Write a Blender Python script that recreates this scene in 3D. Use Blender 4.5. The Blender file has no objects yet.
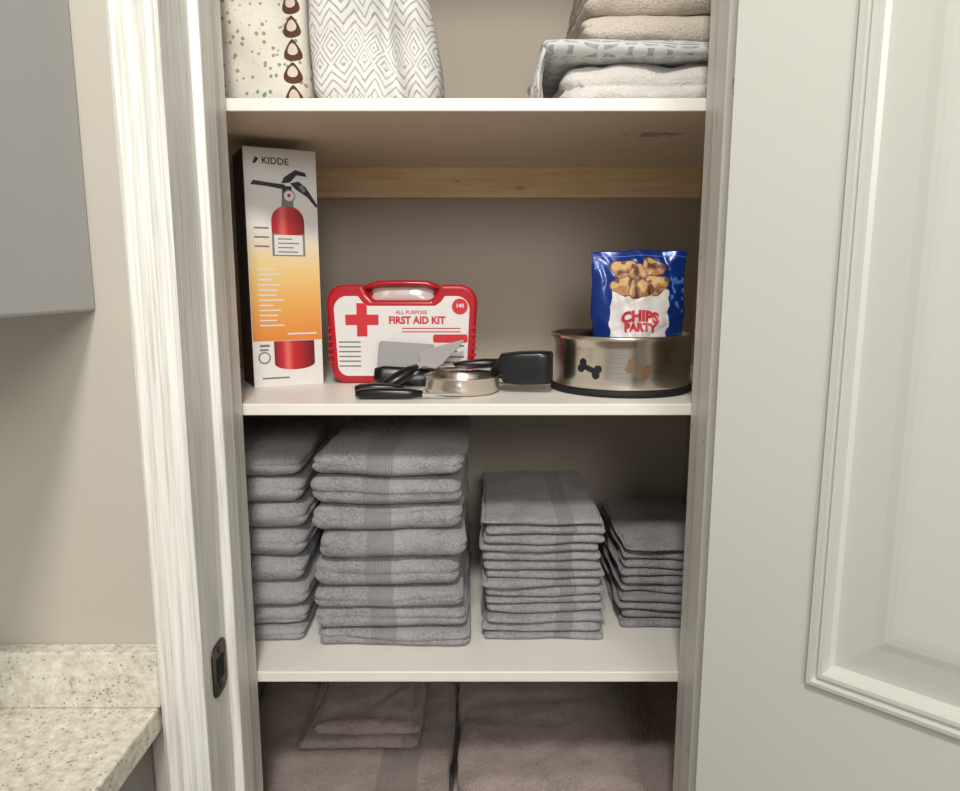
import bpy, bmesh, math, random
from mathutils import Vector, Matrix, noise, Euler
H = 1.35
scene = bpy.context.scene
COL = scene.collection
try:
    scene.view_settings.view_transform = 'Standard'
except Exception:
    pass

# ---------------------------------------------------------------- node helpers
def srgb(r, g, b):
    def f(c):
        c /= 255.0
        return c / 12.92 if c <= 0.04045 else ((c + 0.055) / 1.055) ** 2.4
    return (f(r), f(g), f(b), 1.0)

class NT:
    def __init__(s, name):
        s.m = bpy.data.materials.new(name)
        s.m.use_nodes = True
        s.t = s.m.node_tree
        s.b = next(n for n in s.t.nodes if n.type == 'BSDF_PRINCIPLED')
    def n(s, typ, **kw):
        nd = s.t.nodes.new(typ)
        for k, v in kw.items():
            setattr(nd, k, v)
        return nd
    def put(s, sock, v):
        if isinstance(v, bpy.types.NodeSocket):
            s.t.links.new(v, sock)
        else:
            sock.default_value = v
    def math(s, op, a, b=0.0, c=None):
        nd = s.n('ShaderNodeMath', operation=op)
        s.put(nd.inputs[0], a); s.put(nd.inputs[1], b)
        if c is not None: s.put(nd.inputs[2], c)
        return nd.outputs[0]
    def obj(s):
        return s.n('ShaderNodeTexCoord').outputs['Object']
    def xyz(s, v):
        nd = s.n('ShaderNodeSeparateXYZ'); s.put(nd.inputs[0], v)
        return nd.outputs
    def noise(s, vec, scale, detail=3.0, rough=0.5):
        nd = s.n('ShaderNodeTexNoise'); s.put(nd.inputs['Vector'], vec)
        nd.inputs['Scale'].default_value = scale
        nd.inputs['Detail'].default_value = detail
        nd.inputs['Roughness'].default_value = rough
        return nd.outputs[0]
    def vor(s, vec, scale, feature='F1'):
        nd = s.n('ShaderNodeTexVoronoi', feature=feature); s.put(nd.inputs['Vector'], vec)
        nd.inputs['Scale'].default_value = scale
        return nd
    def ramp(s, fac, stops, interp='LINEAR'):
        nd = s.n('ShaderNodeValToRGB'); s.put(nd.inputs[0], fac)
        cr = nd.color_ramp; cr.interpolation = interp
        while len(cr.elements) < len(stops): cr.elements.new(0.5)
        for e, (p, c) in zip(cr.elements, stops):
            e.position = p; e.color = c
        return nd.outputs[0]
    def mix(s, fac, a, b, blend='MIX'):
        nd = s.n('ShaderNodeMix', data_type='RGBA', blend_type=blend)
        s.put(nd.inputs[0], fac); s.put(nd.inputs[6], a); s.put(nd.inputs[7], b)
        return nd.outputs[2]
    def scale(s, vec, sx, sy, sz):
        nd = s.n('ShaderNodeMapping'); s.put(nd.inputs[0], vec)
        nd.inputs['Scale'].default_value = (sx, sy, sz)
        return nd.outputs[0]
    def bump(s, h, strength=0.3, dist=0.002):
        nd = s.n('ShaderNodeBump'); s.put(nd.inputs['Height'], h)
        nd.inputs['Strength'].default_value = strength
        nd.inputs['Distance'].default_value = dist
        s.t.links.new(nd.outputs[0], s.b.inputs['Normal'])
    def fin(s, color, rough=0.6, metal=0.0, **kw):
        s.put(s.b.inputs['Base Color'], color)
        s.put(s.b.inputs['Roughness'], rough)
        s.put(s.b.inputs['Metallic'], metal)
        for k, v in kw.items():
            s.put(s.b.inputs[k], v)
        return s.m

def paint(name, rgb, rough=0.5, var=0.05, bump=0.08, nscale=25):
    t = NT(name); o = t.obj()
    c = srgb(*rgb)
    d = tuple(x * (1 - var) for x in c[:3]) + (1,)
    f = t.noise(o, nscale * 0.15, 4)
    t.bump(t.noise(o, nscale * 12, 2), bump, 0.001)
    return t.fin(t.mix(f, d, c), rough)

def plain(name, rgb, rough=0.5, metal=0.0, **kw):
    t = NT(name)
    c = srgb(*rgb); d = tuple(x * 0.93 for x in c[:3]) + (1,)
    return t.fin(t.mix(t.noise(t.obj(), 60, 2), d, c), rough, metal, **kw)

M_wall = paint('wall_paint', (184, 178, 167), 0.7)
M_closet = paint('closet_wall_paint', (184, 173, 158), 0.8)
M_white = paint('trim_paint', (222, 222, 215), 0.35, 0.03)
M_door = paint('door_paint', (194, 195, 187), 0.35, 0.03)
M_ceil = paint('ceiling_paint', (230, 228, 222), 0.9)
M_cab = paint('cabinet_paint', (178, 178, 177), 0.45)
M_basecab = paint('base_cabinet_paint', (140, 136, 132), 0.45)

def m_casing():
    t = NT('casing_streaked_paint'); o = t.obj()
    s = t.scale(o, 90, 90, 2.2)
    f = t.noise(s, 3.0, 5, 0.6)
    c = t.ramp(f, [(0.3, srgb(190, 188, 180)), (0.5, srgb(222, 221, 214)), (0.7, srgb(238, 238, 233))])
    t.bump(f, 0.35, 0.002)
    return t.fin(c, 0.4)
M_casing = m_casing()

def m_jamb():
    t = NT('jamb_scuffed_paint'); o = t.obj()
    f = t.noise(t.scale(o, 40, 40, 3), 3.0, 4, 0.6)
    c = t.mix(f, srgb(210, 208, 200), srgb(228, 227, 221))
    n = t.noise(t.scale(o, 1, 1, .35), 60, 4, .7)
    sc = t.math('GREATER_THAN', n, .66)
    return t.fin(t.mix(t.math('MULTIPLY', sc, .6), c, srgb(136, 108, 84)), 0.4)
M_jamb = m_jamb()

def m_shelf():
    t = NT('shelf_melamine'); o = t.obj()
    x, y, z = t.xyz(o)
    dx = t.math('DIVIDE', t.math('SUBTRACT', x, 0.235), 0.05)
    dy = t.math('DIVIDE', t.math('SUBTRACT', y, 0.98), 0.022)
    r = t.math('SQRT', t.math('ADD', t.math('MULTIPLY', dx, dx), t.math('MULTIPLY', dy, dy)))
    n = t.noise(o, 55, 4)
    r = t.math('ADD', r, t.math('MULTIPLY', t.math('SUBTRACT', n, 0.5), 2.0))
    under = t.math('LESS_THAN', z, -0.0143)
    st = t.math('MULTIPLY', t.math('LESS_THAN', r, 0.62), under)
    st = t.math('MULTIPLY', st, 0.55)
    base = t.mix(t.noise(o, 6, 4), srgb(226, 221, 212), srgb(238, 235, 228))
    warm_bounce = t.mix(t.noise(t.scale(o, 2, 14, 1), 5, 4), srgb(220, 203, 178), srgb(236, 222, 200))  # warm bounce light put into the grainy underside color
    base = t.mix(under, base, warm_bounce)
    return t.fin(t.mix(st, base, srgb(96, 72, 50)), 0.4)
M_shelf = m_shelf()

def m_pine():
    t = NT('pine_wood'); o = t.obj()
    g = t.noise(t.scale(o, 2.5, 40, 40), 3.0, 5, 0.6)
    c = t.ramp(g, [(0.3, srgb(236, 198, 144)), (0.55, srgb(252, 222, 174)), (0.75, srgb(255, 238, 202))])
    v = t.vor(t.scale(o, 1, 1, 2.2), 7.0)
    k = t.math('LESS_THAN', v.outputs['Distance'], 0.07)
    return t.fin(t.mix(t.math('MULTIPLY', k, 0.4), c, srgb(150, 100, 60)), 0.6)
M_pine = m_pine()

def m_granite():
    t = NT('granite'); o = t.obj()
    a = t.noise(o, 95, 6, 0.75)
    c = t.ramp(a, [(0.30, srgb(150, 144, 128)), (0.43, srgb(198, 193, 176)), (0.56, srgb(216, 212, 197)), (0.72, srgb(234, 232, 220))])
    v = t.vor(o, 190)
    sp = t.math('LESS_THAN', v.outputs['Distance'], 0.24)
    ns = t.math('GREATER_THAN', t.noise(o, 50, 3), 0.50)
    c = t.mix(t.math('MULTIPLY', t.math('MULTIPLY', sp, ns), .6), c, srgb(96, 88, 74))
    return t.fin(c, 0.22)
M_granite = m_granite()

def m_floor():
    t = NT('floor_planks'); o = t.obj()
    g = t.noise(t.scale(o, 12, 1, 1), 4, 4)
    return t.fin(t.mix(g, srgb(96, 76, 58), srgb(140, 114, 88)), 0.4)
M_floor = m_floor()

def m_terry(name, rgb, band=None, con=1.0):
    t = NT(name); o = t.obj()
    c = srgb(*rgb)
    dk = tuple(x * (1 - 0.38 * con) for x in c[:3]) + (1,)
    lt = tuple(min(1, x * (1 + 0.25 * con)) for x in c[:3]) + (1,)
    f = t.noise(o, 260, 3, 0.7)
    f2 = t.noise(o, 22, 3)
    f = t.math('ADD', t.math('MULTIPLY', f, 0.6), t.math('MULTIPLY', f2, 0.4))
    col = t.ramp(f, [(0.36, dk), (0.5, c), (0.66, lt)])
    h = t.math('ADD', t.noise(o, 420, 2), t.math('MULTIPLY', t.noise(o, 45, 3), 1.4))
    if band:
        x, y, z = t.xyz(o)
        inb = t.math('LESS_THAN', t.math('ABSOLUTE', t.math('SUBTRACT', x, band[0])), band[1])
        rib = t.math('SINE', t.math('MULTIPLY', x, 1600))
        h = t.mix(inb, h, t.math('MULTIPLY', rib, 0.4))
        bc = tuple(x * 0.88 for x in c[:3]) + (1,)
        col = t.mix(t.math('MULTIPLY', inb, 0.6), col, bc)
    t.bump(h, 0.8, 0.003)
    return t.fin(col, 1.0, **{'Sheen Weight': 0.25})
M_bath = m_terry('gray_terry_bath', (153, 150, 151), band=(-0.012, 0.018))
M_hand = m_terry('gray_terry_hand', (151, 148, 150), band=(0.03, 0.012))
M_wash = m_terry('gray_terry_wash', (149, 146, 147))
M_low = m_terry('gray_terry_brown_shade', (158, 143, 136), band=(0.10, 0.03), con=.8)  # gray towels browned: shade under the low shelf is in the color
M_cream = m_terry('beige_terry', (204, 193, 179), con=.3)
M_whitecl = m_terry('white_cotton', (216, 212, 206), con=.2)

def m_zig():
    t = NT('zigzag_fabric'); o = t.obj()
    x, y, z = t.xyz(o)
    def tri(v, p):
        q = t.math('FRACT', t.math('DIVIDE', v, p))
        return t.math('MULTIPLY', t.math('ABSOLUTE', t.math('SUBTRACT', q, 0.5)), 2.0)
    xw = t.math('ADD', x, t.math('MULTIPLY', t.noise(o, 12, 2), 0.024))
    zw = t.math('ADD', z, t.math('MULTIPLY', t.noise(o, 9, 2), 0.036))
    zz = t.math('FRACT', t.math('DIVIDE', t.math('ADD', zw, t.math('MULTIPLY', tri(xw, .026), .016)), .0105))
    zl = t.math('LESS_THAN', zz, .30)
    dd = t.math('ADD', tri(xw, .026), tri(zw, .036))
    dl = t.math('LESS_THAN', t.math('FRACT', t.math('MULTIPLY', dd, 2.6)), .34)
    sel = t.math('LESS_THAN', t.math('FRACT', t.math('DIVIDE', zw, .072)), .5)
    line = t.math('ADD', t.math('MULTIPLY', sel, dl), t.math('MULTIPLY', t.math('SUBTRACT', 1.0, sel), zl))
    fade = t.math('ADD', .10, t.math('MULTIPLY', t.noise(o, 160, 3), .95))
    col = t.mix(t.math('MULTIPLY', line, fade), srgb(222, 220, 215), srgb(112, 114, 118))
    t.bump(t.noise(o, 300, 2), 0.3, 0.002)
    return t.fin(col, 0.95)
M_zig = m_zig()

def m_leafdot():
    t = NT('dotted_leaf_fabric'); o = t.obj()
    x, y, z = t.xyz(o)
    v = t.vor(t.scale(o, 1, 0.4, 1), 120)
    d = t.math('LESS_THAN', v.outputs['Distance'], 0.28)
    hue = t.ramp(v.outputs['Color'], [(0.0, srgb(126, 140, 132)), (0.45, srgb(160, 140, 112)), (0.7, srgb(206, 200, 190)), (1, srgb(118, 142, 140))], 'CONSTANT')
    base = t.mix(d, srgb(214, 208, 196), hue)
    xc = t.math('ADD', 0.0650, t.math('MULTIPLY', z, -.02))
    u = t.math('DIVIDE', t.math('SUBTRACT', x, xc), 0.0115)
    w = t.math('MULTIPLY', t.math('SUBTRACT', t.math('FRACT', t.math('DIVIDE', z, 0.027)), 0.5), 2.10)
    wid = t.math('ADD', .85, t.math('MULTIPLY', w, -0.45))
    uu = t.math('DIVIDE', u, wid)
    r = t.math('SQRT', t.math('ADD', t.math('MULTIPLY', uu, uu), t.math('MULTIPLY', w, w)))
    w2 = t.math('ADD', w, -.12)
    r2 = t.math('SQRT', t.math('ADD', t.math('MULTIPLY', t.math('MULTIPLY', uu, uu), 2.2), t.math('MULTIPLY', t.math('MULTIPLY', w2, w2), 3.2)))
    ring = t.math('LESS_THAN', r, 1.0)
    core = t.math('LESS_THAN', r2, .95)
    base = t.mix(ring, base, srgb(84, 54, 40))
    base = t.mix(core, base, srgb(206, 192, 174))
    t.bump(t.noise(o, 300, 2), 0.3, 0.002)
    return t.fin(base, 0.95)
M_leaf = m_leafdot()

def m_throw():
    t = NT('patterned_throw'); o = t.obj()
    x, y, z = t.xyz(o)
    xw = t.math('ADD', x, t.math('MULTIPLY', t.noise(o, 25, 2), 0.012))
    def tri(v, p):
        q = t.math('FRACT', t.math('DIVIDE', v, p))
        return t.math('MULTIPLY', t.math('ABSOLUTE', t.math('SUBTRACT', q, 0.5)), 2.0)
    k = t.math('ADD', z, t.math('MULTIPLY', y, 0.8))
    k = t.math('ADD', k, t.math('MULTIPLY', t.noise(o, 14, 2), .012))
    # rows of small triangles separated by thin stripes
    tr = t.math('LESS_THAN', tri(xw, .024), tri(k, .026))
    st = t.math('LESS_THAN', t.math('FRACT', t.math('DIVIDE', k, .0052)), .5)
    line = t.math('MULTIPLY', tr, st)
    fade = t.math('MULTIPLY', line, t.math('ADD', .0, t.math('MULTIPLY', t.noise(o, 110, 3), 1.1)))
    col = t.mix(fade, srgb(208, 207, 204), srgb(92, 106, 118))
    return t.fin(col, 0.95)
M_throw = m_throw()

def m_steel():
    t = NT('brushed_steel'); o = t.obj()
    g = t.noise(t.scale(o, 6, 6, 220), 3, 3)
    t.bump(g, 0.08, 0.001)
    return t.fin(t.mix(g, srgb(200, 192, 180), srgb(228, 221, 210)), t.math('ADD', 0.16, t.math('MULTIPLY', g, 0.14)), 1.0)
M_steel = m_steel()
M_dull = plain('dull_gray_plastic', (138, 136, 134), 0.5, 0.0)
M_blade = plain('satin_steel', (205, 205, 205), 0.30, 0.45)
M_black = plain('black_plastic', (16, 16, 17), 0.3)
M_rubber = plain('black_rubber', (20, 19, 18), 0.7)
M_red = plain('red_plastic', (184, 24, 38), 0.2)
M_redink = plain('red_ink', (206, 34, 48), 0.5)
M_whitep = plain('white_print', (228, 224, 220), 0.4)
M_card = plain('white_cardboard', (228, 225, 220), 0.45)
M_darkcard = plain('dark_cardboard', (44, 38, 38), 0.5)
M_greyink = plain('gray_ink', (120, 120, 124), 0.5)
M_blackink = plain('black_ink', (24, 24, 28), 0.5)
M_tan = plain('tan_mark', (150, 122, 96), 0.3, .6)
M_bluebag = plain('blue_foil', (18, 52, 132), 0.25, 0.15)
M_blue2 = plain('light_blue_print', (76, 126, 205), 0.35)
M_bisc = plain('biscuit_print', (190, 132, 78), 0.5)
M_bisc2 = plain('dark_biscuit_print', (110, 72, 50), 0.5)
M_bisc3 = plain('pale_biscuit_print', (220, 178, 120), 0.5)
M_bronze = plain('aged_bronze', (70, 58, 48), 0.4, 0.8)
M_holeshade = plain('hole_shade', (14, 12, 11), 0.9)
M_clear = plain('cloudy_clear_plastic', (206, 190, 184), 0.14, **{'Coat Weight': 1.0, 'Coat Roughness': 0.08})
def m_grad():
    t = NT('yellow_orange_print')
    z = t.xyz(t.obj())[2]
    f = t.math('DIVIDE', t.math('SUBTRACT', z, 0.065), 0.165)
    return t.fin(t.ramp(f, [(0.0, srgb(222, 132, 54)), (0.30, srgb(232, 168, 84)), (0.62, srgb(236, 204, 138)), (1.0, srgb(228, 225, 220))]), 0.45)
M_grad = m_grad()
def m_extred():
    t = NT('printed_red_cylinder')
    x = t.xyz(t.obj())[0]
    f = t.math('DIVIDE', t.math('ADD', x, 0.020), 0.054)
    return t.fin(t.ramp(f, [(0.0, srgb(120, 12, 20)), (0.22, srgb(190, 30, 40)), (0.36, srgb(226, 104, 98)), (0.50, srgb(194, 28, 38)), (1.0, srgb(108, 10, 20))]), 0.45)
M_extred = m_extred()

# ---------------------------------------------------------------- mesh helpers
def mk(name, bm, mats, loc=(0, 0, 0), rot=(0, 0, 0), parent=None, smooth=False, bevel=None, recalc=True):
    if recalc:
        bmesh.ops.recalc_face_normals(bm, faces=bm.faces)
    me = bpy.data.meshes.new(name)
    bm.to_mesh(me); bm.free()
    for m in (mats if isinstance(mats, (list, tuple)) else [mats]):
        me.materials.append(m)
    if smooth:
        for p in me.polygons: p.use_smooth = True
    ob = bpy.data.objects.new(name, me)
    COL.objects.link(ob)
    ob.location = loc; ob.rotation_euler = rot
    if parent: ob.parent = parent
    if bevel:
        b = ob.modifiers.new('bevel', 'BEVEL'); b.width = bevel; b.segments = 3; b.limit_method = 'ANGLE'
    return ob

def empty(name, loc, rot=(0, 0, 0)):
    e = bpy.data.objects.new(name, None); e.empty_display_size = 0.05
    COL.objects.link(e); e.location = loc; e.rotation_euler = rot
    return e

def tag(ob, label, category, group=None):
    ob['label'] = label; ob['category'] = category
    if group: ob['group'] = group
    return ob
def struct(ob):
    ob['kind'] = 'structure'; return ob

def box(bm, x0, x1, y0, y1, z0, z1, mi=0):
    v = [bm.verts.new((x, y, z)) for x in (x0, x1) for y in (y0, y1) for z in (z0, z1)]
    for q in ((0, 1, 3, 2), (4, 6, 7, 5), (0, 4, 5, 1), (2, 3, 7, 6), (0, 2, 6, 4), (1, 5, 7, 3)):
        f = bm.faces.new([v[i] for i in q]); f.material_index = mi

def prism_y(bm, pts, y0, y1, mi=0):
    a = [bm.verts.new((x, y0, z)) for x, z in pts]
    b = [bm.verts.new((x, y1, z)) for x, z in pts]
    n = len(pts)
    bm.faces.new(a).material_index = mi
    bm.faces.new(b[::-1]).material_index = mi
    for i in range(n):
        bm.faces.new([a[i], b[i], b[(i + 1) % n], a[(i + 1) % n]]).material_index = mi

def prism_z(bm, pts, z0, z1, mi=0):
    a = [bm.verts.new((x, y, z0)) for x, y in pts]
    b = [bm.verts.new((x, y, z1)) for x, y in pts]
    n = len(pts)
    bm.faces.new(a).material_index = mi
    bm.faces.new(b[::-1]).material_index = mi
    for i in range(n):
        bm.faces.new([a[i], b[i], b[(i + 1) % n], a[(i + 1) % n]]).material_index = mi

def rrect(w, h, r, cx=0, cz=0, n=6):
    out = []
    for sx, sz, a0 in ((1, 1, 0), (-1, 1, 90), (-1, -1, 180), (1, -1, 270)):
        for i in range(n + 1):
            a = math.radians(a0 + 90 * i / n)
            out.append((cx + sx * (w / 2 - r) + r * math.cos(a), cz + sz * (h / 2 - r) + r * math.sin(a)))
    return out
def circ(r, cx=0, cz=0, n=28, rz=None):
    rz = rz or r
    return [(cx + r * math.cos(2 * math.pi * i / n), cz + rz * math.sin(2 * math.pi * i / n)) for i in range(n)]

def flat(bm, pts, y, mi):
    f = bm.faces.new([bm.verts.new((x, y, z)) for x, z in pts]); f.material_index = mi
    return f

def text(bm, s, size, cx, cz, mi, mapf, bold=0.0, sx=1.0):
    cu = bpy.data.curves.new('t', 'FONT'); cu.body = s; cu.size = size
    cu.align_x = 'CENTER'; cu.align_y = 'CENTER'; cu.offset = bold; cu.resolution_u = 3
    ob = bpy.data.objects.new('t', cu); COL.objects.link(ob)
    dg = bpy.context.evaluated_depsgraph_get(); dg.update()
    me = bpy.data.meshes.new_from_object(ob.evaluated_get(dg))
    vs = [bm.verts.new(mapf(cx + v.co.x * sx, cz + v.co.y)) for v in me.vertices]
    for p in me.polygons:
        try:
            f = bm.faces.new([vs[i] for i in p.vertices]); f.material_index = mi
        except ValueError:
            pass
    bpy.data.objects.remove(ob); bpy.data.curves.remove(cu); bpy.data.meshes.remove(me)

def paint_grid(bm, x0, x1, z0, z1, step, inside, mapf):
    nx = int((x1 - x0) / step); nz = int((z1 - z0) / step); vc = {}
    def V(i, j):
        if (i, j) not in vc: vc[(i, j)] = bm.verts.new(mapf(x0 + i * step, z0 + j * step))
        return vc[(i, j)]
    for i in range(nx):
        for j in range(nz):
            mi = inside(x0 + (i + .5) * step, z0 + (j + .5) * step)
            if mi is not None:
                f = bm.faces.new([V(i, j), V(i + 1, j), V(i + 1, j + 1), V(i, j + 1)]); f.material_index = mi; f.smooth = True

def lathe(bm, prof, n=64, mi=0):
    rings = []
    for r, z in prof:
        if r < 1e-6: rings.append([bm.verts.new((0, 0, z))])
        else: rings.append([bm.verts.new((r * math.cos(2 * math.pi * i / n), r * math.sin(2 * math.pi * i / n), z)) for i in range(n)])
    for a, b in zip(rings, rings[1:]):
        for i in range(n):
            j = (i + 1) % n
            if len(a) == 1 and len(b) == 1: continue
            if len(a) == 1: f = bm.faces.new([a[0], b[i], b[j]])
            elif len(b) == 1: f = bm.faces.new([a[i], b[0], a[j]])
            else: f = bm.faces.new([a[i], b[i], b[j], a[j]])
            f.material_index = mi; f.smooth = True

def sweep(bm, path, wh, n=14, closed=False, mi=0, p=2.0):
    pts = [Vector(q) for q in path]; N = len(pts); rings = []
    for i, q in enumerate(pts):
        if closed: tdir = pts[(i + 1) % N] - pts[i - 1]
        else: tdir = pts[min(i + 1, N - 1)] - pts[max(i - 1, 0)]
        tdir.normalize()
        up = Vector((0, 0, 1)) if abs(tdir.z) < 0.95 else Vector((0, 1, 0))
        s = tdir.cross(up).normalized(); u = s.cross(tdir).normalized()
        w, h = wh[i] if isinstance(wh, list) else wh
        ring = []
        for k in range(n):
            a = 2 * math.pi * k / n; c, sn = math.cos(a), math.sin(a)
            c = math.copysign(abs(c) ** (2 / p), c); sn = math.copysign(abs(sn) ** (2 / p), sn)
            ring.append(bm.verts.new(q + s * (w / 2 * c) + u * (h / 2 * sn)))
        rings.append(ring)
    for i in range(N if closed else N - 1):
        a, b = rings[i], rings[(i + 1) % N]
        for k in range(n):
            f = bm.faces.new([a[k], b[k], b[(k + 1) % n], a[(k + 1) % n]]); f.smooth = True; f.material_index = mi
    if not closed:
        bm.faces.new(rings[0]).material_index = mi; bm.faces.new(rings[-1][::-1]).material_index = mi

def axis_pts(half, r, n, ne=4):
    out = [-half + (r * i / ne) for i in range(ne)]
    out += [-half + r + (2 * (half - r)) * i / n for i in range(n + 1)]
    out += [half - r + r * (i + 1) / ne for i in range(ne)]
    return out

def soft_box(w, d, h, r, fn, nx=16, ny=12, nz=2):
    a, b, c = w / 2, d / 2, h / 2
    r = min(r, c * 0.999, a, b)
    X = axis_pts(a, r, nx); Y = axis_pts(b, r, ny); Z = axis_pts(c, r, nz)
    bm = bmesh.new(); vc = {}
    def V(i, j, k):
        key = (i, j, k)
        if key not in vc:
            p = Vector((X[i], Y[j], Z[k]))
            q = Vector((max(-a + r, min(a - r, p.x)), max(-b + r, min(b - r, p.y)), max(-c + r, min(c - r, p.z))))
            dlt = p - q
            nrm = dlt.normalized() if dlt.length > 1e-9 else Vector((0, 0, 1))
            co = q + nrm * r
            co = fn(co, nrm)
            vc[key] = bm.verts.new((co.x, co.y, co.z + c))
        return vc[key]
    I, J, K = len(X) - 1, len(Y) - 1, len(Z) - 1
    def quad(*ks):
        f = bm.faces.new([V(*k) for k in ks]); f.smooth = True
    for i in range(I):
        for j in range(J):
            quad((i, j, 0), (i, j + 1, 0), (i + 1, j + 1, 0), (i + 1, j, 0))
            quad((i, j, K), (i + 1, j, K), (i + 1, j + 1, K), (i, j + 1, K))
    for i in range(I):
        for k in range(K):
            quad((i, 0, k), (i + 1, 0, k), (i + 1, 0, k + 1), (i, 0, k + 1))
            quad((i, J, k), (i, J, k + 1), (i + 1, J, k + 1), (i + 1, J, k))
    for j in range(J):
        for k in range(K):
            quad((0, j, k), (0, j, k + 1), (0, j + 1, k + 1), (0, j + 1, k))
            quad((I, j, k), (I, j + 1, k), (I, j + 1, k + 1), (I, j, k + 1))
    return bm

def towel_mesh(w, d, h, seed, layers=2, amp=0.0022, groove=0.0022, front_layers=False, wave=0.004, crease=0.0, fcrease=0.0, droop=.06):
    c = h / 2; s = Vector((seed * 3.7, seed * 1.3, seed * 7.1))
    fz = (noise.noise(Vector((seed * 9.1, 0.3, 0.7)))) * c * 1.2
    fs = fcrease * max(0, min(1, .5 + 1.6 * noise.noise(Vector((seed * 5.3, 2.3, 8.7)))))
    def fn(co, n):
        p = co * 14 + s
        co = co + n * (noise.noise(p) * amp + noise.noise(co * 42 + s) * amp * .6)
        co.y += noise.noise(Vector((co.x * 11, seed, co.z * 30))) * wave
        co.x += noise.noise(Vector((seed * 2, co.y * 11, co.z * 30))) * wave
        g = 0.5 + 0.5 * math.cos(2 * math.pi * layers * (co.z + c) / h)
        g = g ** 5
        if abs(n.x) > 0.4: co.x -= math.copysign(groove * g, n.x)
        if front_layers and n.y < -0.4: co.y += groove * g
        if fs > 0 and n.y < -.2:
            zz = fz + noise.noise(Vector((co.x * 7 + seed, 0, 5))) * c * .7
            co.y += fs * math.exp(-((co.z - zz) / (c * .16)) ** 2)
        e = 1 - (2 * co.x / w) ** 2 * droop - max(0, -2 * co.y / d) ** 6 * droop
        co.z = max(-c, min(c, co.z * e))
        if crease and n.z > .5:
            f1 = abs(noise.noise(Vector((co.x * 5 + seed, co.y * 9, 1.7))))
            f2 = abs(noise.noise(Vector((co.x * 14, co.y * 6 + seed, 4.7))))
            co.z -= crease * (max(0, 1 - f1 * 9) + .6 * max(0, 1 - f2 * 8))
        return co
    return soft_box(w, d, h, c * 0.95, fn, nx=30, ny=22, nz=(8 if fcrease else 3) if layers < 3 else 6)

# ---------------------------------------------------------------- room shell
XL, XR = -0.289, 0.257
YF = 0.69
def shell():
    bm = bmesh.new()
    box(bm, -1.6, XL - 0.02, YF, 0.845, 0, 2.5)
    box(bm, XR + 0.02, 1.6, YF, 0.845, 0, 2.5)
    box(bm, XL - 0.02, XR + 0.02, YF, 0.845, 2.07, 2.5)
    struct(mk('wall_front', bm, M_wall))
    for nm, a in (('wall_closet_left', (-0.50, -0.42, 0.845, 1.27, 0, 2.5)),
                  ('wall_closet_right', (0.38, 0.46, 0.845, 1.27, 0, 2.5)),
                  ('wall_closet_back', (-0.50, 0.46, 1.27, 1.35, 0, 2.5))):
        bm = bmesh.new(); box(bm, *a); struct(mk(nm, bm, M_closet))
    bm = bmesh.new(); box(bm, -1.7, -1.6, -2.0, 0.845, 0, 2.5); struct(mk('wall_left', bm, M_wall))
    bm = bmesh.new(); box(bm, 1.6, 1.7, -2.0, 0.845, 0, 2.5); struct(mk('wall_right', bm, M_wall))
    bm = bmesh.new(); box(bm, -1.7, 1.7, -2.0, 1.35, -0.1, 0); struct(mk('floor', bm, M_floor))
    bm = bmesh.new(); box(bm, -1.7, 1.7, -2.0, 1.35, 2.5, 2.6); struct(mk('ceiling', bm, M_ceil))
    bm = bmesh.new()
    prism_z(bm, [(XL - .02, YF), (XL, YF), (XL, .748), (XL + .010, .750), (XL + .010, .785), (XL, .787), (XL, .845), (XL - .02, .845)], 0, 2.05)
    struct(mk('trim_1', bm, M_casing, bevel=0.0015))
    bm = bmesh.new()
    prism_z(bm, [(XR + .02, YF), (XR, YF), (XR, .748), (XR - .010, .750), (XR - .010, .785), (XR, .787), (XR, .845), (XR + .02, .845)], 0, 2.05)
    struct(mk('trim_2', bm, M_jamb, bevel=0.0015))
    bm = bmesh.new(); box(bm, XL - .02, XR + .02, YF, .845, 2.05, 2.07); struct(mk('trim_3', bm, M_white))
    prof = [(0, 0), (0, .010), (.003, .012), (.006, .0105), (.009, .0125), (.012, .014), (.016, .0135), (.019, .0115), (.022, .0140),
            (.026, .0165), (.030, .016), (.033, .0140), (.036, .0175), (.040, .0185), (.043, .017), (.043, 0)]
    bm = bmesh.new(); prism_z(bm, [(XL - u, YF - t) for u, t in prof], 0, 2.05); struct(mk('trim_4', bm, M_casing))
    bm = bmesh.new(); prism_z(bm, [(XR + .012 + u, YF - t) for u, t in prof], 0, 2.05); struct(mk('trim_5', bm, M_white))
    bm = bmesh.new(); box(bm, XL - .043, XR + .055, YF - .016, YF, 2.05, 2.095); struct(mk('trim_6', bm, M_white, bevel=.003))
shell()

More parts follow.
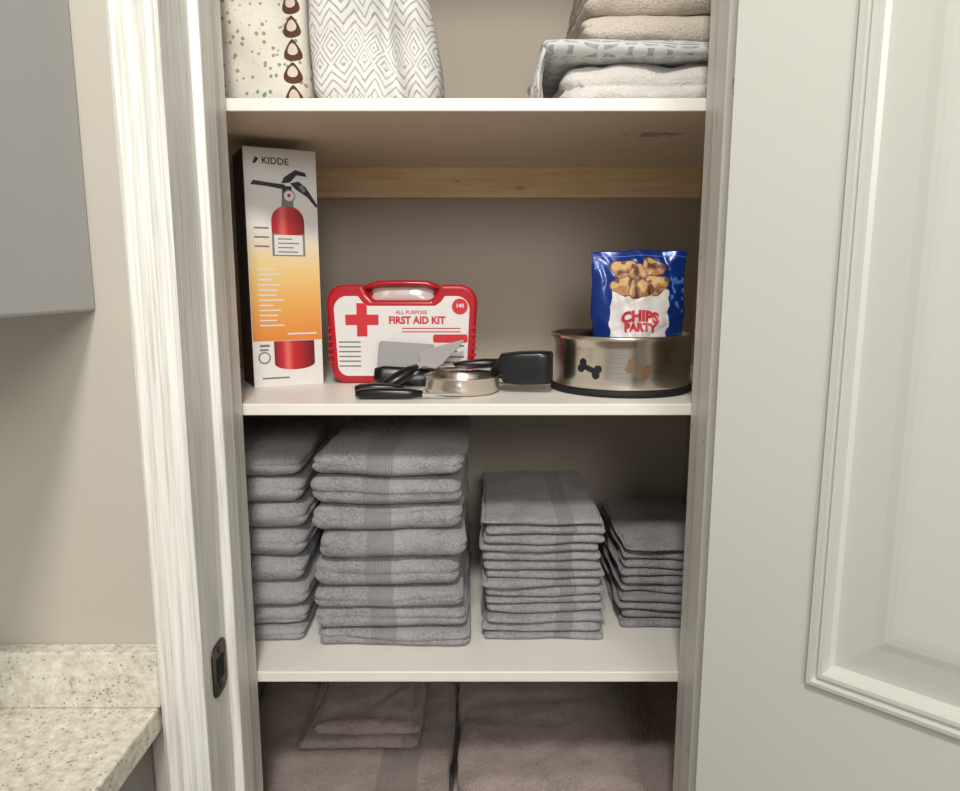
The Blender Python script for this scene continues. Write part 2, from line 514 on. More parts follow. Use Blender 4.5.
def strike():
    z0, z1 = H - .452, H - .392
    zc = (z0 + z1) / 2
    e = tag(empty('strike_plate', (XL, .721, zc)), 'aged dark bronze strike plate screwed to white door jamb', 'strike plate')
    bm = bmesh.new()
    w, h = .040, .060
    pts = rrect(w, h, .012)
    a = [bm.verts.new((0, x, z)) for x, z in pts]; b = [bm.verts.new((.002, x, z)) for x, z in pts]
    N = len(pts)
    bm.faces.new(a); bm.faces.new(b[::-1])
    for i in range(N): bm.faces.new([a[i], b[i], b[(i + 1) % N], a[(i + 1) % N]])
    mk('plate', bm, M_bronze, parent=e, bevel=.0006)
    bm = bmesh.new(); box(bm, .002, .0026, -.010, .010, -.013, .013); mk('latch_hole_shade', bm, M_holeshade, parent=e)  # near-black block on the plate, painted shade of the latch opening
    for s in (-1, 1):
        bm = bmesh.new()
        p = circ(.0035, 0, s * .021, 16)
        a = [bm.verts.new((.002, x, z)) for x, z in p]; b = [bm.verts.new((.003, x, z)) for x, z in p]
        bm.faces.new(a); bm.faces.new(b[::-1])
        for i in range(16): bm.faces.new([a[i], b[i], b[(i + 1) % 16], a[(i + 1) % 16]])
        mk('screw', bm, M_bronze, parent=e)
strike()

def door():
    W, T, Z1 = .53, .035, 2.035
    ang = math.atan2(-.677, .735)
    bm = bmesh.new()
    def rect(x0, x1, z0, z1, y): return [bm.verts.new((x0, y, z0)), bm.verts.new((x1, y, z0)), bm.verts.new((x1, y, z1)), bm.verts.new((x0, y, z1))]
    S = .0985
    panels = [(S, W - S, .991, 1.90), (S, W - S, .22, .84)]
    rings = [(0, 0), (.0008, -.0055), (.0045, -.0060), (.006, -.0015), (.0085, -.0010), (.0098, -.0045), (.0135, -.0045), (.016, .006), (.020, .008), (.050, .0030), (.054, .0020), (.058, .0010), (.064, .0003), (.070, .0)]
    for side in (0, 1):
        Y = lambda d: d if side == 0 else T - d
        zc = [0.01, .22, .84, .991, 1.90, Z1]; xc = [0, S, W - S, W]
        for i in range(3):
            for j in range(5):
                if i == 1 and j in (1, 3): continue
                bm.faces.new(rect(xc[i], xc[i + 1], zc[j], zc[j + 1], Y(0)))
        for x0, x1, z0, z1 in panels:
            prev = None
            for ins, d in rings:
                r = rect(x0 + ins, x1 - ins, z0 + ins, z1 - ins, Y(d))
                if prev:
                    for k in range(4): bm.faces.new([prev[k], prev[(k + 1) % 4], r[(k + 1) % 4], r[k]])
                prev = r
            bm.faces.new(prev)
    for q in (((0, 0, .01), (0, T, .01), (0, T, Z1), (0, 0, Z1)), ((W, 0, .01), (W, T, .01), (W, T, Z1), (W, 0, Z1)),
              ((0, 0, .01), (W, 0, .01), (W, T, .01), (0, T, .01)), ((0, 0, Z1), (W, 0, Z1), (W, T, Z1), (0, T, Z1))):
        bm.faces.new([bm.verts.new(p) for p in q])
    bmesh.ops.remove_doubles(bm, verts=bm.verts, dist=1e-5)
    d = mk('door_1', bm, M_door, (.224, .657, 0), (0, 0, ang))
    struct(d)
    for z in (.25, 1.05, 1.80):
        bm = bmesh.new(); lathe(bm, [(0, 0), (.005, 0), (.005, .085), (0, .085)], 16)
        mk('hinge', bm, M_bronze, (-.004, T + .001, z), parent=d)
    return d
door()

# ---------------------------------------------------------------- shelves
ZS = {'a': H + .206, 'b': H - .149, 'c': H - .504, 'd': H - .859}
for k, lab in (('a', 'white closet shelf holding patterned bedding and blankets'), ('b', 'white closet shelf holding first aid kit and steel bowl'),
               ('c', 'white closet shelf holding stacks of gray towels'), ('d', 'white closet shelf holding large folded towels')):
    bm = bmesh.new(); box(bm, -.42, .38, 0.0 + .85, 1.27, -.0145, 0)
    o = mk('closet_shelf', bm, M_shelf, (0, 0, ZS[k]), bevel=.0015)
    tag(o, lab, 'shelf', 'closet shelves')
bm = bmesh.new(); box(bm, -.42, .38, 0, .018, -.050, 0)
struct(mk('trim_7', bm, M_pine, (0, 1.252, ZS['a'] - .0145), bevel=.001))

# ---------------------------------------------------------------- cabinets + counter
def cabinets():
    e = tag(empty('wall_cabinet', (-.80, .53, H - .029)), 'light gray painted cabinet hung on the wall', 'cabinet')
    bm = bmesh.new(); box(bm, -.427, .427, -.14, .16, 0, .80); mk('body', bm, M_cab, parent=e, bevel=.003)
    for s in (-1, 1):
        bm = bmesh.new(); box(bm, -.205, .205, -.02, 0, .01, .79)
        dd = mk('door', bm, M_cab, (s * .212, -.14, 0), parent=e, bevel=.003)
        bm = bmesh.new(); sweep(bm, [(0, -.02, .05), (0, -.04, .055), (0, -.04, .14), (0, -.02, .145)], (.008, .008)); mk('handle', bm, M_steel, (-s * .17, 0, 0), parent=dd)
    zc = H - .4385
    e = tag(empty('countertop', (-.95, .36, zc)), 'speckled cream granite countertop with low backsplash', 'countertop')
    bm = bmesh.new(); box(bm, -.615, .615, -.30, .33, -.03, 0); mk('slab', bm, M_granite, parent=e, bevel=.003)
    bm = bmesh.new(); box(bm, -.615, .618, .310, .33, 0, .062); mk('backsplash', bm, M_granite, parent=e, bevel=.002)
    e = tag(empty('base_cabinet', (-.95, .372, 0)), 'gray taupe base cabinet under the granite countertop', 'cabinet')
    bm = bmesh.new(); box(bm, -.60, .60, -.26, .31, 0, zc - .03); mk('body', bm, M_basecab, parent=e, bevel=.002)
    for i in range(3):
        bm = bmesh.new(); box(bm, -.19, .19, -.02, 0, .10, zc - .05)
        dd = mk('door', bm, M_basecab, (-.4 + .4 * i, -.26, 0), parent=e, bevel=.003)
        bm = bmesh.new(); sweep(bm, [(0, -.02, .7), (0, -.04, .705), (0, -.04, .79), (0, -.02, .795)], (.008, .008)); mk('handle', bm, M_steel, (.15, 0, 0), parent=dd)
cabinets()

# ---------------------------------------------------------------- towels
random.seed(4)
def stack(name, x0, x1, y0, y1, zb, hs, mat, label, cat, group, layers=2, seed=0, fl=False, jit=.003, wave=.004, rot=0.0, warp=.003, crease=0.0, amp=.0022, fc=0.0, droop=.06, rj=.014):
    z = zb; H0 = .05
    for i, h in enumerate(hs):
        w = x1 - x0 + random.uniform(-jit, jit); d = y1 - y0 - .008
        top = i == len(hs) - 1
        bm = towel_mesh(w, d, h - .0004, seed + i * 1.7 + .3, layers, front_layers=fl, wave=wave, amp=min(amp, h * .13), groove=min(.003, h * .18),
                        crease=crease if crease else (.0018 if top else 0), fcrease=fc, droop=droop * (2.5 if top else 1))
        for v in bm.verts:
            Z = z - zb + v.co.z
            v.co.z += warp * min(1, Z / H0) * (noise.noise(Vector((v.co.x * 13 + seed, v.co.y * 7, Z * 5))) - .3 * max(0, -2 * v.co.y / d) ** 4)
        o = mk(name, bm, mat, ((x0 + x1) / 2 + random.uniform(-jit, jit), (y0 + y1) / 2 + random.uniform(-jit, jit), z + .0003), (0, 0, rot + random.uniform(-rj, rj)))
        tag(o, label, cat, group)
        z += h
    return z
Cz = ZS['c']
stack('folded_towel', -.404, -.247, .921, 1.18, Cz, [.022, .029, .036, .036, .042, .036, .037, .036], M_bath,
      'gray terry bath towel folded in stack against the jamb', 'towel', 'gray bath towels beside the door jamb', seed=10, rot=.04, fc=.004, wave=.006)
stack('folded_towel', -.228, -.020, .906, 1.225, Cz, [.0245, .032, .0287, .0445, .037, .038, .039, .038], M_bath,
      'gray terry bath towel folded in the tallest stack', 'towel', 'gray bath towels in the tallest stack', seed=40, jit=.0045, fc=.005, wave=.006)
hh = [.0128 + d for d in (-.001, .001, 0, .0015, -.001, .0005, .001, -.0015, 0, .001, -.0005, .0005, -.001, .0005)]
stack('hand_towel', .006, .173, .930, 1.19, Cz, hh, M_hand,
      'thin gray hand towel folded in neat stack', 'towel', 'gray hand towels in the middle stack', layers=1, seed=70, jit=.0032, wave=.008, warp=.003, rj=.02, droop=.14, amp=.003)
hh = [.0130 + d for d in (-.001, .001, .001, -.001, .0005, .001, -.0015, 0, .0005, .001)]
stack('washcloth', .209, .350, .962, 1.19, Cz, hh, M_wash,
      'gray washcloth folded in the shortest stack', 'towel', 'gray washcloths in the shortest stack', layers=1, seed=90, jit=.0035, wave=.008, warp=.003, rot=-.03, rj=.025, droop=.14, amp=.003)
Dz = ZS['d']
zt = stack('bath_sheet', -.404, -.046, .89, 1.24, Dz, [.040] * 3, M_low, 'large gray bath sheet, browned to stand for shade, folded on the lowest shelf', 'towel',
      'large bath sheets under smaller towels', seed=120, warp=0, crease=.005, amp=.004)
stack('bath_sheet', -.033, .366, .905, 1.245, Dz, [.050] * 3, M_low, 'large gray bath sheet, browned to stand for shade, in the taller low stack', 'towel',
      'large bath sheets in the taller low stack', seed=140, warp=0, crease=.006, amp=.004)
z = stack('small_towel', -.290, -.102, 1.005, 1.22, zt, [.022], M_low, 'small gray towel, browned to stand for shade, folded on a bath sheet', 'towel', 'small towels on the bath sheets', seed=160, rot=.02, warp=0, crease=.003, wave=.008)
stack('small_towel', -.268, -.097, 1.01, 1.22, z, [.026], M_low, 'small gray towel, browned to stand for shade, on top of another towel', 'towel', 'small towels on the bath sheets', seed=170, rot=.035, warp=0, crease=.006, wave=.009)

# ---------------------------------------------------------------- bedding on the top shelf
Az = ZS['a']
def bundle(name, w, d, h, loc, mat, seed, fold, lab, cat, rot=0, sway=.006, r=.035, groove=None, taper=0.0, belly=0.0):
    def fn(co, n):
        s = Vector((seed, seed * 2, seed * 3))
        damp = max(0, 1 - max(0, abs(n.x) - .3) * 1.2)
        co = co + n * (noise.noise(co * 11 + s) * .012 + noise.noise(co * 28 + s) * .006) * damp
        t = (co.z / (h / 2))
        if n.y < -.2:
            co.y -= fold * math.sin(co.x * 46 + noise.noise(co * 6 + s) * 4) * damp + .010 * (1 - t ** 2)
        if groove and n.y < -.2:
            gx = groove + .010 * math.sin(t * 4)
            co.y += .018 * math.exp(-((co.x - gx) / .012) ** 2)
        if co.x > 0: co.x *= 1 - taper * (t + 1) * .5 + belly * math.sin(math.pi * min(1, (t + 1) * .75))
        co.x += sway * math.sin(t * 2.2 + seed)
        if t < -.9: co.z = -h / 2
        co.z = max(-h / 2, co.z)
        return co
    bm = soft_box(w, d, h, r, fn, 44, 10, 34)
    return tag(mk(name, bm, mat, loc, (0, 0, rot)), lab, cat)
bundle('patterned_quilt', .158, .17, .30, (-.2895, .998, Az), M_leaf, 2.3, .002, 'cream dotted quilt with brown looped teardrop stripe', 'quilt', sway=0, r=.014)
bundle('zigzag_blanket', .162, .17, .30, (-.1285, .992, Az), M_zig, 5.1, .008, 'puffy white blanket with gray diamond zigzag pattern', 'blanket', sway=0, r=.034, groove=.026, taper=.75, belly=.16)
zz = Az
o = mk('folded_blanket', towel_mesh(.262, .30, .060, 31, 2, front_layers=True, groove=.008, amp=.007, wave=.012), M_whitecl, (.232, 1.06, zz)); tag(o, 'thick white cotton blanket folded under fringed throw', 'blanket'); zz += .0605
th = tag(empty('fringed_throw', (.222, 1.052, zz)), 'thin white throw with blue gray zigzag bands and fringe', 'throw blanket')
bm = towel_mesh(.290, .31, .019, 33, 1, amp=.002, wave=.014)
mk('cloth', bm, M_throw, parent=th)
bm = bmesh.new()
for i in range(52):
    y = -.150 + i * .0058
    x = -.1450 + random.uniform(-.002, .002)
    L = random.uniform(.040, .056)
    sweep(bm, [(x + .010, y, .012), (x + .001, y, .009), (x - .004 + random.uniform(-.002, .002), y, -L * .4), (x - .003 + random.uniform(-.003, .003), y + random.uniform(-.004, .004), -L)],
          [(.006, .006), (.0064, .0064), (.0055, .0055), (.003, .003)], n=6)
f = mk('fringe', bm, M_throw, parent=th); f['kind'] = 'stuff'
zz += .0195
for i, h in enumerate((.033, .034, .034)):
    o = mk('beige_towel', towel_mesh(.225 - .004 * i, .27, h, 50 + i * 3, 2, groove=.004, amp=.003, wave=.008), M_cream, (.238, 1.045, zz)); zz += h + .0003
    tag(o, 'beige terry towel folded on top of fringed throw', 'towel', 'beige towels on the top shelf')

# ---------------------------------------------------------------- fire extinguisher box
Bz = ZS['b']
def ext_box():
    w, h, d = .098, .326, .090
    ang = math.radians(27)
    cx, cy = -.2725, 1.000
    e = tag(empty('fire_extinguisher_box', (cx, cy, Bz), (0, 0, ang)), 'tall white carton with red fire extinguisher picture', 'box')
    bm = bmesh.new(); box(bm, -w / 2, w / 2, 0, d, 0, h)
    bm.faces.ensure_lookup_table()
    for f in bm.faces:
        c = f.calc_center_median()
        if c.x < -w / 2 + .001: f.material_index = 1
    mk('carton', bm, [M_card, M_darkcard], parent=e, bevel=.0008)
    bm = bmesh.new()
    mats = [M_blackink, M_extred, M_grad, M_greyink, M_whitep]
    def P(fx, fz): return (-w / 2 + fx * w, fz * h)
    def poly(pts, l, mi): flat(bm, [P(*p) for p in pts], -.0002 - l * .00012, mi)
    mp = lambda l: (lambda x, z: (x, -.0002 - l * .00012, z))
    poly([(.01, .20), (.99, .20), (.99, .62), (.86, .66), (.62, .69), (.3, .70), (.01, .70)], 0, 2)
    body = [(.34, .565), (.34, .70)]
    for i in range(13):
        a = math.pi * (1 - i / 12); body.append((.57 + .23 * math.cos(a), .705 + .065 * math.sin(a)))
    body += [(.80, .565)]
    poly(body, 1, 1)
    lab = [(.34, .56), (.34, .655)] + [(.34 + .46 * i / 8, .655 - .008 * math.sin(math.pi * i / 8)) for i in range(1, 8)] + [(.80, .655), (.80, .56)]
    poly(lab, 2, 3)
    poly([(.37, .565), (.37, .648), (.77, .648), (.77, .565)], 3, 4)
    for i in range(4):
        z = .575 + i * .018
        poly([(.42, z), (.42 + (.28, .22, .30, .2)[i], z), (.42 + (.28, .22, .30, .2)[i], z + .005), (.42, z + .005)], 4, 3)
    for i in range(5):
        z = .672 - i * .019
        poly([(.10, z), (.30 - .03 * (i % 2), z), (.30 - .03 * (i % 2), z + .007), (.10, z + .007)], 2, 4 if i % 2 else 3)
    poly([(.49, .765), (.66, .765), (.64, .84), (.51, .84)], 2, 3)
    poly([(.51, .80), (.64, .80), (.64, .85), (.51, .85)], 3, 0)
    flat(bm, circ(.0085, *P(.60, .810), 20), -.0008, 3)
    flat(bm, circ(.0068, *P(.60, .810), 20), -.0009, 4)
    flat(bm, circ(.0025, *P(.60, .812), 12), -.0010, 1)
    poly([(.08, .850), (.12, .868), (.30, .862), (.55, .856), (.55, .835), (.30, .846)], 2, 0)
    poly([(.50, .86), (.54, .885), (.70, .918), (.84, .908), (.86, .892), (.72, .897), (.62, .865)], 2, 0)
    poly([(.62, .862), (.74, .872), (.84, .85), (.96, .795), (1.0, .775), (.98, .765), (.86, .808), (.70, .838)], 2, 0)
    poly([(.74, .85), (.80, .86), (.84, .835), (.80, .825)], 3, 3)
    flat(bm, [P(.12, .935), P(.16, .935), P(.21, .955), P(.16, .962)], -.0003, 0)
    text(bm, 'KIDDE', .0125, *P(.43, .947), 0, mp(0), .0002)
    for i in range(12):
        z = .50 - i * .0215
        L = (.24, .34, .20, .30, .26)[i % 5]
        poly([(.12, z), (.12 + L, z), (.12 + L, z + .006), (.12, z + .006)], 2, 4)
    poly([(.50, .225), (.92, .225), (.92, .232), (.50, .232)], 2, 4)
    pts = [(.30, .198), (.30, .10)]
    pts += [(.59 + .29 * math.cos(math.pi + math.pi * i / 14), .10 - .028 * math.sin(math.pi * i / 14)) for i in range(1, 14)]
    pts += [(.88, .10), (.88, .198)]
    poly(pts[::-1], 1, 1)
    poly([(.10, .175), (.24, .175), (.24, .185), (.10, .185)], 1, 3)
    poly([(.10, .158), (.22, .158), (.22, .166), (.10, .166)], 1, 3)
    flat(bm, circ(.0085, *P(.16, .128), 24), -.0007, 3)
    flat(bm, circ(.0065, *P(.16, .128), 24), -.0008, 4)
    poly([(.12, .035), (.5, .035), (.5, .042), (.12, .042)], 1, 3)
    mk('printed_label', bm, mats, parent=e, recalc=False)
ext_box()

# ---------------------------------------------------------------- first aid kit
def kit():
    W, Hh, T = .218, .143, .055
    e = tag(empty('first_aid_kit', (-.113, 1.024, Bz)), 'red and white plastic first aid kit with carry handle', 'first aid kit')
    def outline(g, gt, notch=.022):
        r = .026
        w, h0, h1 = W / 2 - g, g, Hh - gt
        pts = []
        def arc(cx, cz, r, a0, a1, n=8):
            for i in range(n + 1):
                a = math.radians(a0 + (a1 - a0) * i / n); pts.append((cx + r * math.cos(a), cz + r * math.sin(a)))
        rr = r - g * .6
        arc(w - rr, h0 + rr * .8, rr * .8 , -90, 0)
        arc(w - rr, h1 - rr, rr, 0, 90)
        gg = g * .6
        pts.append((.056 + gg, h1)); pts.append((.050 + gg, h1 - notch * .6)); pts.append((.042 + gg, h1 - notch)); pts.append((-.042 - gg, h1 - notch)); pts.append((-.050 - gg, h1 - notch * .6)); pts.append((-.056 - gg, h1))
        arc(-w + rr, h1 - rr, rr, 90, 180)
        arc(-w + rr, h0 + rr * .8, rr * .8, 180, 270)
        return pts
    bm = bmesh.new(); prism_y(bm, outline(0, 0), 0, T)
    mk('case', bm, M_red, parent=e, bevel=.005)
    bm = bmesh.new(); prism_y(bm, outline(.011, .016, .014), -.0015, .003)
    mk('front_panel', bm, M_whitep, parent=e, bevel=.001)
    bm = bmesh.new()
    path = [(-.054, 0, .112), (-.053, 0, .132), (-.048, 0, .1405), (-.036, 0, .1445), (0, 0, .1455), (.036, 0, .1445), (.048, 0, .1405), (.053, 0, .132), (.054, 0, .112)]
    sweep(bm, path, (.036, .009), n=14, p=3)
    mk('handle', bm, M_red, (0, T / 2, 0), parent=e, smooth=True)
    bm = bmesh.new()
    pts = rrect(.094, .026, .006, 0, 0)
    cols = []
    for j, (sc, dy) in enumerate(((1, 0), (1, -.004), (.9, -.008), (.6, -.0105), (.25, -.0115))):
        cols.append([bm.verts.new((x * sc, dy + .0, z * sc)) for x, z in pts])
    for a, b in zip(cols, cols[1:]):
        for i in range(len(pts)):
            f = bm.faces.new([a[i], a[(i + 1) % len(pts)], b[(i + 1) % len(pts)], b[i]]); f.smooth = True
    bm.faces.new(cols[-1]); bm.faces.new(cols[0][::-1])
    mk('handle_recess', bm, M_clear, (0, .030, .1285), (math.radians(-19), 0, 0), parent=e)['label'] = 'cloudy clear plastic inset under the handle'
    bm = bmesh.new()
    mats = [M_redink, M_greyink, M_whitep]
    Y = -.0018
    mp = lambda x, z: (x, Y - .0002, z)
    cx, cz, a, b = -.0575, .093, .0075, .024
    flat(bm, [(cx - a, cz + b), (cx - a, cz + a), (cx - b, cz + a), (cx - b, cz - a), (cx - a, cz - a), (cx - a, cz - b), (cx + a, cz - b), (cx + a, cz - a), (cx + b, cz - a), (cx + b, cz + a), (cx + a, cz + a), (cx + a, cz + b)][::-1], Y, 0)
    text(bm, 'FIRST AID KIT', .0145, .022, .092, 0, mp, .0006, sx=.92)
    text(bm, 'ALL PURPOSE', .0075, .014, .1035, 0, mp, .0001)
    flat(bm, circ(.0115, .084, .112), Y, 0)
    text(bm, '140', .008, .084, .113, 2, lambda x, z: (x, Y - .0004, z), .0002)
    for i in range(2):
        flat(bm, [(.0, .080 - i * .005), (.085, .080 - i * .005), (.085, .0815 - i * .005), (.0, .0815 - i * .005)], Y, 0)
    flat(bm, rrect(.050, .012, .003, .070, .066), Y, 0)
    for i in range(5):
        flat(bm, [(.060, .054 - i * .008), (.090 - (i % 2) * .01, .054 - i * .008), (.090 - (i % 2) * .01, .0565 - i * .008), (.060, .0565 - i * .008)], Y, 1)
    for i in range(6):
        flat(bm, [(-.092, .060 - i * .007), (-.060, .060 - i * .007), (-.060, .062 - i * .007), (-.092, .062 - i * .007)], Y, 1)
    mk('printed_label', bm, mats, parent=e, recalc=False)
    for s in (-1, 1):
        bm = bmesh.new()
        for k in range(6): box(bm, s * .1035 - .004, s * .1035 + .004, -.0015, .002, .030 + k * .010, .0335 + k * .010)
        mk('side_grip', bm, M_red, parent=e)
kit()

# ---------------------------------------------------------------- pet bowl
BX, BY = .197, .984
def bowl():
    e = tag(empty('pet_bowl', (BX, BY, Bz)), 'stainless steel pet bowl with black bone marks', 'bowl')
    bm = bmesh.new()
    lathe(bm, [(0, .004), (.088, .004), (.0935, .007), (.0945, .012), (.0945, .062), (.096, .067), (.0975, .072), (.0985, .0755), (.0975, .078), (.0955, .0785), (.0935, .077),
               (.0925, .070), (.0915, .060), (.090, .016), (.084, .009), (0, .008)], 96)
    mk('bowl_body', bm, M_steel, parent=e)
    bm = bmesh.new(); lathe(bm, [(.075, 0), (.094, 0), (.097, .002), (.0975, .006), (.0955, .009), (.075, .0035), (.075, 0)], 96)
    mk('rubber_base', bm, M_rubber, parent=e)
    R = .0950
    def bone(x, z):
        x, z = x * .94 - z * .34, x * .34 + z * .94
        if abs(x) < .010 and abs(z) < .0035: return 0
        for sx in (-1, 1):
            for sz in (-1, 1):
                if (x - sx * .0115) ** 2 + (z - sz * .0042) ** 2 < .0052 ** 2: return 0
        return None
    for th, zc, m in ((-36, .036, M_blackink), (3, .038, M_tan), (110, .038, M_blackink), (180, .038, M_blackink)):
        bm = bmesh.new()
        paint_grid(bm, -.022, .022, -.014, .014, .0007, bone,
                   lambda x, z: (R * math.sin(math.radians(th) + x / R), -R * math.cos(math.radians(th) + x / R), zc + z))
        mk('bone_mark', bm, m, parent=e, recalc=False)
bowl()

def bag():
    w, h = .132, .182
    e = tag(empty('treat_bag', (BX + .0245, BY + .012, Bz + .010), (math.radians(-3), 0, math.radians(-3))), 'blue foil pouch of pet treats standing in steel bowl', 'treat bag')
    def sm(x): return max(0.0, min(1.0, x))
    def bulge(x, z):
        u = min(1, abs(2 * x / w)); t = sm(z / h)
        prof = (1 - max(0, (t - .25) / .75) ** 1.8) if t > .25 else 1
        wr = noise.noise(Vector((x * 34, z * 30, 2.2))) * .0045 * (1 - u ** 3)
        cr = abs(noise.noise(Vector((x * 60 + z * 20, z * 26, 7.7)))) * .0035 + abs(noise.noise(Vector((x * 25 - z * 55, z * 20, 3.1)))) * .003
        edge = sm((1 - u) * 5)
        seal = sm((1 - t) * 12)
        return .0010 + .026 * (1 - u ** 2.6) * prof * (.8 + .2 * min(1, t * 5)) + (wr + cr) * edge * (.3 + .7 * seal)
    def pos(x, z, s, off=0.0):
        t = z / h
        narrow = .84 + .16 * sm(t * 1.8)
        pinch = 1 - .035 * math.sin(math.pi * sm((t - .5) / .5)) 
        X = x * narrow * pinch + noise.noise(Vector((z * 40, 1.1 if x > 0 else 5.5, 0))) * .0022 * abs(2 * x / w)
        Z = z + (noise.noise(Vector((x * 26, 9.1, 0))) * .005 - .003 * (2 * x / w) ** 2) * t ** 6
        Yw = noise.noise(Vector((x * 28, 3.3, 0))) * .008 * t ** 5
        return (X, s * (bulge(x, z) + off) + Yw, Z)
    bm = bmesh.new(); nx, nz = 64, 80; g = [[], []]
    for s in (0, 1):
        for j in range(nz + 1):
            g[s].append([bm.verts.new(pos(-w / 2 + w * i / nx, h * j / nz, -1 if s == 0 else 1)) for i in range(nx + 1)])
        for j in range(nz):
            for i in range(nx):
                f = bm.faces.new([g[s][j][i], g[s][j][i + 1], g[s][j + 1][i + 1], g[s][j + 1][i]]); f.smooth = True
    for j in range(nz):
        bm.faces.new([g[0][j][0], g[0][j + 1][0], g[1][j + 1][0], g[1][j][0]])
        bm.faces.new([g[0][j][nx], g[0][j + 1][nx], g[1][j + 1][nx], g[1][j][nx]])
    for i in range(nx):
        bm.faces.new([g[0][0][i], g[0][0][i + 1], g[1][0][i + 1], g[1][0][i]])
        bm.faces.new([g[0][nz][i], g[0][nz][i + 1], g[1][nz][i + 1], g[1][nz][i]])
    mk('pouch', bm, M_bluebag, parent=e)
    mats = [M_whitep, M_redink, M_bisc, M_bisc2, M_blue2, M_bisc3]
    bis = [(-.022, .154, .018), (.018, .156, .017), (-.002, .150, .013), (-.024, .131, .016), (.024, .133, .017), (.000, .128, .018)]
    def art(x, z):
        n1 = noise.noise(Vector((x * 70, z * 70, 0)))
        for i, (bx, bz, r) in reversed(list(enumerate(bis))):
            rr = r * (1 + .16 * math.sin(3 * math.atan2(z - bz, x - bx) + i * 1.7))
            dd = ((x - bx) ** 2 + ((z - bz) * 1.2) ** 2) ** .5
            if dd < rr:
                if dd > rr * .90: return 3
                n2 = noise.noise(Vector((x * 110, z * 110, i)))
                if n2 > .22: return 3
                return 5 if (z - bz) > r * .2 + n2 * r * 1.5 else 2
        top = .128 + .006 * math.sin(x * 110) + n1 * .010
        if -.044 + (z - .05) * .08 + n1 * .006 < x < .040 + n1 * .006 and .045 < z < top: return 0
        if x > .044 and .095 < z < .150 and noise.noise(Vector((x * 130, z * 90, 4))) > .16: return 4
        if abs(z - .1735) < .0010: return 4
        if x < -.040 and .155 < z < .168 and noise.noise(Vector((x * 160, z * 60, 4))) > .1: return 4
        return None
    bm = bmesh.new()
    paint_grid(bm, -w / 2, w / 2, .02, h - .001, .0010, art, lambda x, z: pos(x, z, -1, .0005))
    def arch(k): return lambda x, z: pos(x, z - k * (x + .000) ** 2, -1, .0016)
    text(bm, 'CHIPS', .0195, .000, .0895, 1, arch(7), .0011, sx=1.0)
    text(bm, 'PARTY', .0150, .000, .0740, 1, arch(3), .0009, sx=1.0)
    mk('printed_label', bm, mats, parent=e, recalc=False)
bag()

# ---------------------------------------------------------------- small pan and utensils in front of the kit
def small_pan():
    e = tag(empty('small_pan', (-.024, .945, Bz)), 'small stainless pan with blocky black handle', 'pan')
    bm = bmesh.new()
    lathe(bm, [(0, 0), (.043, 0), (.047, .002), (.0495, .008), (.050, .021), (.0520, .0225), (.0522, .0238), (.0505, .0245), (.0475, .022), (.045, .010), (.041, .005), (0, .003)], 72)
    mk('pan_body', bm, M_steel, parent=e)
    bm = bmesh.new()
    sweep(bm, [(.040, .004, .026), (.050, .002, .029), (.055, .002, .032), (.080, -.001, .033), (.104, -.005, .034), (.118, -.008, .034), (.120, -.0085, .034)],
          [(.018, .010), (.026, .022), (.030, .040), (.032, .044), (.032, .044), (.030, .043), (.026, .038)], n=28, p=7)
    mk('handle', bm, M_black, parent=e)
small_pan()

def orient(e, fwd, up):
    f = Vector(fwd).normalized(); u = Vector(up); u = (u - f * u.dot(f)).normalized(); s = u.cross(f)
    e.rotation_euler = Matrix((f, s, u)).transposed().to_euler()

def plate():
    e = tag(empty('bench_scraper', (-.108, .992, Bz + .001), (math.radians(-17), math.radians(4), math.radians(3))), 'dull gray scraper with black grip leaning on kit', 'scraper')
    bm = bmesh.new(); prism_y(bm, rrect(.080, .058, .005, 0, .034), -.0008, .0008)
    mk('blade', bm, M_dull, parent=e)
    bm = bmesh.new(); sweep(bm, [(-.043, 0, .014), (-.030, 0, .014), (.030, 0, .014), (.043, 0, .014)], [(.010, .018), (.014, .026), (.014, .026), (.010, .018)], n=14, p=3)
    mk('handle', bm, M_black, parent=e)
plate()

def server():
    e = tag(empty('pie_server', (-.088, .972, Bz + .030)), 'steel pie server with black handle leaning on first aid kit', 'pie server')
    orient(e, (.075, .036, .040), (-.30, -.80, .80))
    bm = bmesh.new()
    prism_z(bm, [(0, -.004), (.010, -.006), (.018, -.020), (.030, -.019), (.078, -.002), (.080, .001), (.030, .020), (.018, .021), (.010, .006), (0, .004)], 0, .0012)
    mk('blade', bm, M_blade, parent=e)
    bm = bmesh.new()
    sweep(bm, [(.002, 0, .001), (-.012, 0, .001), (-.030, 0, -.0005), (-.048, 0, 0.0), (-.053, 0, .0)], [(.007, .006), (.015, .012), (.019, .015), (.017, .013), (.008, .006)], n=14, p=2.6)
    mk('handle', bm, M_black, parent=e)
server()

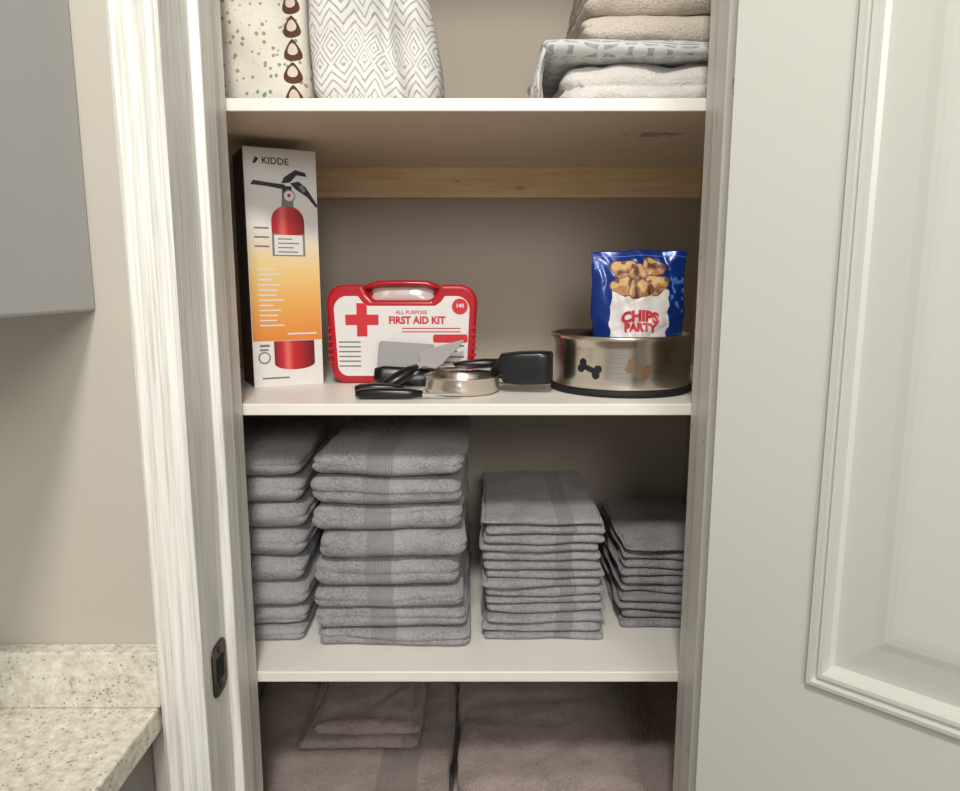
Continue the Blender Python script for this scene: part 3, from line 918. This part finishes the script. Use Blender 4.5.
def utensil(name, lab, cat, x0, y0, z0, rot, hl, bl, kind, tilt=0.0, sc=1.0):
    e = tag(empty(name, (x0, y0, z0), (0, tilt, rot)), lab, cat)
    bm = bmesh.new()
    sweep(bm, [(0, 0, 0), (.006, 0, 0), (hl * .4, .002, .001), (hl * .8, 0, .0005), (hl, 0, 0)], [(.008, .008), (.017 * sc, .0125 * sc), (.022 * sc, .014 * sc), (.017 * sc, .0125 * sc), (.009, .008)], n=16, p=2.6)
    mk('handle', bm, M_black, parent=e)
    bm = bmesh.new()
    if kind == 'knife':
        prism_z(bm, [(hl - .003, -.004), (hl + bl * .7, -.007), (hl + bl, -.001), (hl + bl * .95, .004), (hl - .003, .005)], -.001, .0006)
    else:
        prism_z(bm, [(hl - .003, -.003), (hl + .01, -.003), (hl + .014, -.012), (hl + bl, -.012), (hl + bl, .012), (hl + .014, .012), (hl + .01, .003), (hl - .003, .003)], -.001, .001)
    mk('blade', bm, M_blade, parent=e)
utensil('paring_knife', 'paring knife with black handle lying on shelf', 'knife', -.158, .885, Bz + .007, math.radians(0), .085, .050, 'knife')
utensil('vegetable_peeler', 'black handled peeler lying beside small pan', 'peeler', -.166, .925, Bz + .007, math.radians(3), .064, .022, 'peeler')
utensil('small_knife', 'small knife with black handle resting across pan rim', 'knife', .036, .992, Bz + .0345, math.radians(183), .074, .045, 'knife', tilt=math.radians(3), sc=.95)

# ---------------------------------------------------------------- lights
def area(name, loc, target, size, energy, color=(1, 1, 1)):
    L = bpy.data.lights.new(name, 'AREA'); L.energy = energy; L.size = size; L.color = color; L.shape = 'DISK'
    o = bpy.data.objects.new(name, L); COL.objects.link(o); o.location = loc
    o.rotation_euler = (Vector(target) - Vector(loc)).to_track_quat('-Z', 'Y').to_euler()
    return o
area('ceiling_lamp', (-.05, -.35, 2.46), (0.0, .4, 0.6), .24, 22, (1, .97, .92))
area('fill_light', (.3, -1.5, 2.1), (0, 1, 1.0), .7, 20, (1, .98, .94))  # unseen frontal fill, added to brighten the closet back and lower towels
w = bpy.data.worlds.new('world'); scene.world = w; w.use_nodes = True
w.node_tree.nodes['Background'].inputs[0].default_value = (.97, .98, .98, 1)
w.node_tree.nodes['Background'].inputs[1].default_value = .60

cam = bpy.data.cameras.new('camera'); cam.lens = 26.44; cam.sensor_width = 36; cam.clip_start = .01
co = bpy.data.objects.new('camera', cam); COL.objects.link(co)
co.location = (0, 0, H); co.rotation_euler = (math.radians(80.74), 0, 0)
scene.camera = co
